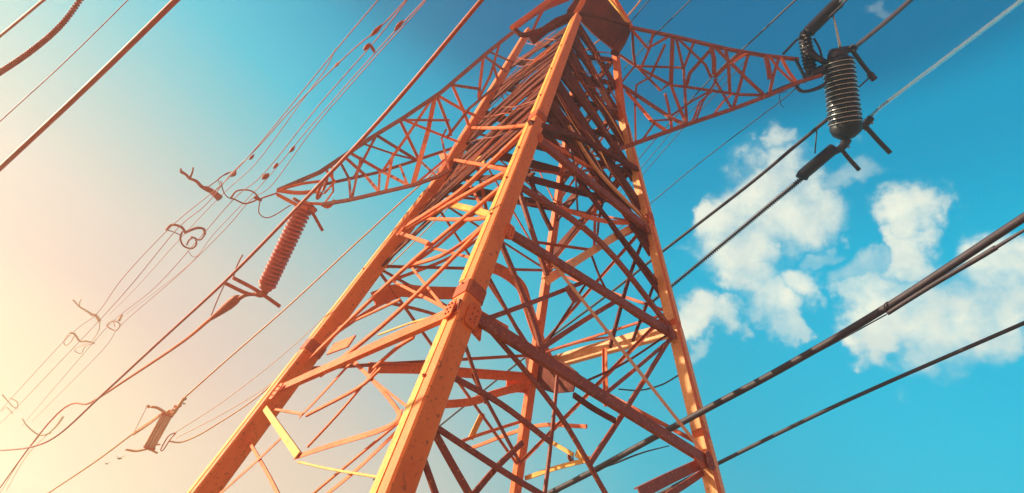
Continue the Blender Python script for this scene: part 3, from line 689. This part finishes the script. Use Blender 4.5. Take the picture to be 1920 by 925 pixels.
W_('twin-strand conductor rising from the small orange insulator behind the left crossarm', [(345,747),(420,680),(540,575),(664,460),(790,345),(960,195),(1150,55),(1225,-30)], 3.2, 3, 30, 26, M_LIT)
W_('thin looping conductor right of the small orange insulator, running behind the left leg', [(318,828),(345,828),(400,800),(500,730),(600,622),(760,470),(900,330)], 3, 2, 30, 28, M_LIT)
W_('faint hair wire just above the looping conductor, lower left', [(328,812),(430,745),(560,640),(690,510),(840,360)], 1.2, 1.2, 32, 30, M_LIT)
W_('faint slack wire between the looping conductor and the left tower leg', [(330,822),(420,775),(510,718),(590,640),(720,500)], 1.2, 1.2, 34, 30, M_LIT)
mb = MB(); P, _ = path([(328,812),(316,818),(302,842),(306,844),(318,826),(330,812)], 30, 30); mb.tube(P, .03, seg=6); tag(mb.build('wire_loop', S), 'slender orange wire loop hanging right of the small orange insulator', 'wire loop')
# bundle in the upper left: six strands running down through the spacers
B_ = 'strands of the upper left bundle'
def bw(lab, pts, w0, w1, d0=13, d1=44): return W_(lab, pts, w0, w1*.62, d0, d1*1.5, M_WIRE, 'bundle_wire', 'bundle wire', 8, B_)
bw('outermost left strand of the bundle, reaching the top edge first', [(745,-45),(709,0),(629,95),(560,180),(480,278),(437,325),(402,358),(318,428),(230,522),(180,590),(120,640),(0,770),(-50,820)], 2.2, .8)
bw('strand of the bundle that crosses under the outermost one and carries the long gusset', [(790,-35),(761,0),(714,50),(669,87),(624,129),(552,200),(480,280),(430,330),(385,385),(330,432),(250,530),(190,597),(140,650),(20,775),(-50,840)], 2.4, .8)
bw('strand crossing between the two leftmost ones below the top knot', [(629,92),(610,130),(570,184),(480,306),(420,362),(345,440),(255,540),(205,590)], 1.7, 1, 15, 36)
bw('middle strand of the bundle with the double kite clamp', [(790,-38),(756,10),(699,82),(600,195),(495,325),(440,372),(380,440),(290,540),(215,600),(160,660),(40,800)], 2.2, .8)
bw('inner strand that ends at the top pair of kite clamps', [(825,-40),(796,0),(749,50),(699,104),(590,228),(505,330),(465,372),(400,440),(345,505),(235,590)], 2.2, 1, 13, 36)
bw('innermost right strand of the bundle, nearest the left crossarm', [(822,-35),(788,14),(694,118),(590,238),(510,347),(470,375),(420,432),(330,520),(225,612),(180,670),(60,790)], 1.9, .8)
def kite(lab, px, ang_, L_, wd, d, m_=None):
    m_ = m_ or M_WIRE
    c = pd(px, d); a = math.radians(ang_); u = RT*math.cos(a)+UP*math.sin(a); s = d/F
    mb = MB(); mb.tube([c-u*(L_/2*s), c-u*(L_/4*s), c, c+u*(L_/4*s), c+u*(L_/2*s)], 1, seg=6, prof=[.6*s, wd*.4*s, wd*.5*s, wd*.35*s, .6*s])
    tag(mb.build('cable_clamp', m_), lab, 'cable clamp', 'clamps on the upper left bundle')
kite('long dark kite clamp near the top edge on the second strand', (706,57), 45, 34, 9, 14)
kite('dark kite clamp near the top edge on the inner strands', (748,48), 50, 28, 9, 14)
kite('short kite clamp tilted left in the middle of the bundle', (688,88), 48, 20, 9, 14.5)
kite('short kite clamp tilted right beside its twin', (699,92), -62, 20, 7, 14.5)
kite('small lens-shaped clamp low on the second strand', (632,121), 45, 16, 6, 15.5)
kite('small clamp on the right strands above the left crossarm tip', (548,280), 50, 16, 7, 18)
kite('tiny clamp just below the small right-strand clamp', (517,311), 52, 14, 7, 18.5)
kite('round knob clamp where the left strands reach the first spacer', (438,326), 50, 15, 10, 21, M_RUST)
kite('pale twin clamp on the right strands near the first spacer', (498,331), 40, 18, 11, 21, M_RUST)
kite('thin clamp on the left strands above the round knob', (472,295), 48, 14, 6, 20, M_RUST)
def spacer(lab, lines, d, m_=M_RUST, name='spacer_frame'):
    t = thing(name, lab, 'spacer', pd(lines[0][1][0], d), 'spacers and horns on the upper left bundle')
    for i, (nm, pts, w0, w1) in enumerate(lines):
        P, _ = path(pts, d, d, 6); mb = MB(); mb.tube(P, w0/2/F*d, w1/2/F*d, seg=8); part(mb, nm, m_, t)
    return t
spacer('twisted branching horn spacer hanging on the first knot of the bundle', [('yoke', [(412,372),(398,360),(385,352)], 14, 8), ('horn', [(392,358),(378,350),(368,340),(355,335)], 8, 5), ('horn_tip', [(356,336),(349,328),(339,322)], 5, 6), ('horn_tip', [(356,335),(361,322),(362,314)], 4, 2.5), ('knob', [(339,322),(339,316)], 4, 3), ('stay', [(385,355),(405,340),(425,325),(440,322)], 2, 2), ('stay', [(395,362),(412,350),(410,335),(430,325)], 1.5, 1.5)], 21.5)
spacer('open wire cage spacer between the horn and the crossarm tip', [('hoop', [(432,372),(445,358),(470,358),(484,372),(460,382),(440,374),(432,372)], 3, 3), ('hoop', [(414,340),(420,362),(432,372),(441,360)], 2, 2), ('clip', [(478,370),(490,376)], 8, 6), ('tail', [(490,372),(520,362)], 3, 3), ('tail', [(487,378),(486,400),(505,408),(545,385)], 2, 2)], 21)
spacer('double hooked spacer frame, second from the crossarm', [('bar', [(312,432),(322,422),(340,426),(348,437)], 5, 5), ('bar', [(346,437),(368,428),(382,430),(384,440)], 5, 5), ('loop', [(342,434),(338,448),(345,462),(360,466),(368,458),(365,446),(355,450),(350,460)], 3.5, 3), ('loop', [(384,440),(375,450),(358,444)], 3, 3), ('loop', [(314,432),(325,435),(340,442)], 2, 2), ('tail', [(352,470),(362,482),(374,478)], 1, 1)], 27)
spacer('thin orange branching horn spacer, third down the bundle', [('yoke', [(187,603),(180,592),(170,590)], 6, 4), ('horn', [(176,592),(160,582),(148,575)], 4, 3), ('horn_tip', [(148,575),(142,568),(137,563)], 2.5, 3), ('horn_tip', [(149,575),(150,566),(153,561)], 2, 1.5), ('loop', [(187,603),(185,620),(172,640),(160,646)], 1.5, 1)], 58, M_LIT)  # far spacers from here on: pale colour stands in for haze
spacer('small square wire cage spacer right of the third horn', [('hoop', [(200,610),(210,602),(225,608),(218,620),(206,616),(200,610)], 2.2, 2.2), ('clip', [(223,602),(229,590)], 5, 4), ('tail', [(213,604),(216,614)], 1.5, 1.5)], 58, M_LIT)
spacer('gull-shaped orange spacer frame, fourth down the bundle', [('bar', [(131,624),(140,627),(150,640),(163,640),(177,644)], 4, 3), ('loop', [(131,624),(120,640),(124,648),(134,640),(140,628)], 1.5, 1.5), ('loop', [(176,644),(160,650),(152,663),(140,656),(160,645)], 1.5, 1.5)], 64, M_LIT)
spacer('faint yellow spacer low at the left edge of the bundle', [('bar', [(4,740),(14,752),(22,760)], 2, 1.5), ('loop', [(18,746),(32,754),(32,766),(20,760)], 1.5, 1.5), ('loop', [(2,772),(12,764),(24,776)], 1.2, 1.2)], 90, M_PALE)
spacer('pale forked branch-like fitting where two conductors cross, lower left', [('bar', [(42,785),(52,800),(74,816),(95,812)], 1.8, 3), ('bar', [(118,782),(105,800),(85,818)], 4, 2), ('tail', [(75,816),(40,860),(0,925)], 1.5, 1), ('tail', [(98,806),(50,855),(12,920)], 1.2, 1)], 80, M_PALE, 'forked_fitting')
# right side
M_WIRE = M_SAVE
W_('silvery rigid conductor from the big dark insulator to the top right corner', [(1632,218),(1662,193),(1800,89),(1920,-2),(1970,-40)], 6.5, 8.5, dR, 9, M_BUS, 'busbar', 'busbar')
W_('dark conductor leaving the top of the big dark insulator to the top edge', [(1604,88),(1660,42),(1712,-4),(1770,-55)], 8, 9, dR, 12)
W_('dark conductor running from the belly of the big insulator down behind the tower', [(1556,220),(1490,275),(1400,350),(1238,475),(1150,545),(1010,650),(860,770),(700,900)], 7, 3, dR+.3, 34)
W_('ribbed conductor with dark sleeve falling from the big insulator to the tower leg', [(1512,328),(1440,387),(1380,437),(1255,540),(1205,580)], 10, 8, dR, 22, M_DARK, 'ribbed_cable', 'ribbed cable', 8, G_, 90)
mb = MB(); P, _ = path([(1502,336),(1506,328),(1512,322),(1550,290),(1558,283),(1564,278)], dR, dR, 4); q = 11/F*dR; mb.tube(P, 1, seg=18, prof=[q*.35 if i in (0, len(P)-1) else q for i in range(len(P))]); tag(mb.build('cable_sleeve', M_INS), 'fat dark capsule sleeve below the big insulator', 'cable sleeve', 'cable sleeves at the insulators')
mb = MB(); P, _ = path([(1514,64),(1520,56),(1530,46),(1560,16),(1568,9),(1574,4)], dR+.2, dR, 4); q = 11.5/F*dR; mb.tube(P, 1, seg=18, prof=[q*.35 if i in (0, len(P)-1) else q for i in range(len(P))]); tag(mb.build('cable_sleeve', M_INS), 'fat dark capsule sleeve touching the top edge above the crossarm tip', 'cable sleeve', 'cable sleeves at the insulators')
W_('short dark cable continuing out of the upper capsule sleeve', [(1572,8),(1590,-10),(1620,-40)], 8, 8, dR, dR-2, M_METAL)
W_('thin stay wire passing just under the upper capsule sleeve', [(1468,102),(1500,70),(1540,45),(1588,0),(1620,-32)], 5, 3, dR+1, dR-1)
W_('thin hanger wire between the dark conductor and the lower capsule sleeve', [(1532,238),(1530,262),(1528,288)], 2.5, 2.5, dR, dR)
W_('hooked jumper cable slung under the right crossarm tip', [(1552,140),(1545,158),(1510,172),(1494,166),(1492,152)], 5, 5, dR-.3, dR-.3, M_DARK, 'jumper', 'jumper')
W_('very thin wire from under the right crossarm tip down to the tower leg', [(1500,158),(1470,185),(1400,238),(1300,315),(1212,388),(1120,460)], 1.8, 1.6, dR, 28)
W_('dangling frayed wire end below the right crossarm', [(1476,172),(1462,176),(1464,196),(1470,202)], 1.5, 1.2, dR, dR)
W_('thickest dark conductor crossing the clouds from the right edge to behind the tower', [(1970,380),(1920,408),(1660,578),(1465,692),(1320,770),(1200,835),(1100,890),(1010,935)], 16, 10, 9, 17)
t = thing('jumper_cable', 'hooked jumper with a long sleeve clipped under the thickest conductor', 'jumper', pd((1665,585), 10.6))
for nm, pts, a, b, da, db in (('wire', [(1975,400),(1920,432),(1865,466)], 5, 7, 8.6, 9.3), ('sleeve', [(1868,464),(1835,484),(1760,528),(1700,565),(1664,588)], 10, 8, 9.3, 10.6), ('hook', [(1668,586),(1660,582),(1658,572),(1664,566)], 3, 2, 10.6, 10.6), ('wire', [(1662,590),(1560,646),(1466,696)], 2.4, 2.4, 10.6, 13), ('hook', [(1468,696),(1463,694),(1464,686)], 3, 3, 13, 13)):
    P, ds = path(pts, da, db); mb = MB(); mb.tube(P, a/2/F*ds[0], b/2/F*ds[-1], seg=8); part(mb, nm, M_WIRE, t)
W_('lowest conductor on the right, touching the right leg near the bottom edge', [(1970,582),(1920,606),(1640,728),(1500,793),(1345,870),(1220,935)], 7, 7, 12, 18)
W_('thin paired conductor above the right crossarm reaching the top edge', [(1540,-40),(1492,0),(1400,86),(1340,140),(1230,260),(1160,345)], 4, 1.6, 20, 34)
W_('left hair wire passing behind the right crossarm root to the lower tower', [(1400,95),(1320,185),(1270,235),(1200,318),(1150,372)], 1.6, 1.4, 28, 34)
W_('right hair wire passing behind the right crossarm root to the lower tower', [(1410,100),(1330,190),(1282,240),(1210,322),(1160,380)], 1.6, 1.4, 28, 34)
W_('short grey wire above the right crossarm, right of its neighbour', [(1330,-40),(1293,2),(1236,58),(1170,130)], 2.6, 2, 20, 26)
W_('short dark wire above the right crossarm beside the head of the tower', [(1240,-25),(1216,2),(1180,45),(1150,80)], 2, 2, 20, 26)
W_('sleeved jumper low behind the right leg near the bottom edge', [(1255,836),(1202,850),(1150,870),(1096,888),(1040,925)], 2, 6, 17, 18, M_WIRE, 'jumper', 'jumper')
W_('short bent cable sticking out of the tower beside the right leg', [(1272,704),(1240,722),(1200,732),(1160,730)], 3, 3, 17, 19, M_WIRE, 'jumper', 'jumper')
# birds
def bird(lab, px, d, s_, fl):
    c = pd(px, d); t = d/F*s_; X = RT*fl; mb = MB()
    mb.tube([c-X*3*t, c-X*1.6*t, c, c+X*2*t, c+X*3*t], 1, seg=8, prof=[.25*t, .9*t, 1.2*t, .8*t, .15*t])
    for s in (-1, 1):
        root_ = c+FW*(.4*t*s); tip = c+(UP*(4.5 if s < 0 else 2.2)-X*(3.0 if s < 0 else -6))*t+FW*(3*t*s); mid = root_.lerp(tip, .5)+UP*(.8*t)
        mb.sweep([root_, mid, tip], [(-1.3*t, -.12*t), (1.3*t, -.12*t), (1.3*t, .12*t), (-1.3*t, .12*t)], UP, radii=[1, .8, .15])
    tag(mb.build('bird', M_FEATH), lab, 'bird', 'birds in flight')
bird('larger of the two small ochre birds flying below the small insulator', (224,860), 30, 1.6, 1)
bird('tiny ochre bird, lower and farther left of the two', (200,870), 30, 1.0, 1)
# ---------------------------------------------------------------- haze
if HAZE_DENSITY:
    hb_ = MB(); x0, x1, y0, y1, z0, z1 = -410, 410, -410, 410, -1.4, 31
    vs = [V((x, y, z)) for z in (z0, z1) for x, y in ((x0, y0), (x1, y0), (x1, y1), (x0, y1))]
    hb_.v = vs; hb_.f = [(0, 3, 2, 1), (4, 5, 6, 7), (0, 1, 5, 4), (1, 2, 6, 5), (2, 3, 7, 6), (3, 0, 4, 7)]; hb_.sm = [False]*6
    HM = bpy.data.materials.new('haze'); HM.use_nodes = True; t_ = HM.node_tree
    for n in list(t_.nodes):
        if n.type != 'OUTPUT_MATERIAL': t_.nodes.remove(n)
    pv = t_.nodes.new('ShaderNodeVolumePrincipled'); pv.inputs['Color'].default_value = (.98, .93, .86, 1); pv.inputs['Density'].default_value = HAZE_DENSITY; pv.inputs['Anisotropy'].default_value = HAZE_G
    t_.links.new(pv.outputs[0], [n for n in t_.nodes if n.type == 'OUTPUT_MATERIAL'][0].inputs['Volume'])
    ho = hb_.build('haze', HM); ho['kind'] = 'stuff'
SC.cycles.use_denoising = True
SC.cycles.volume_bounces = 1
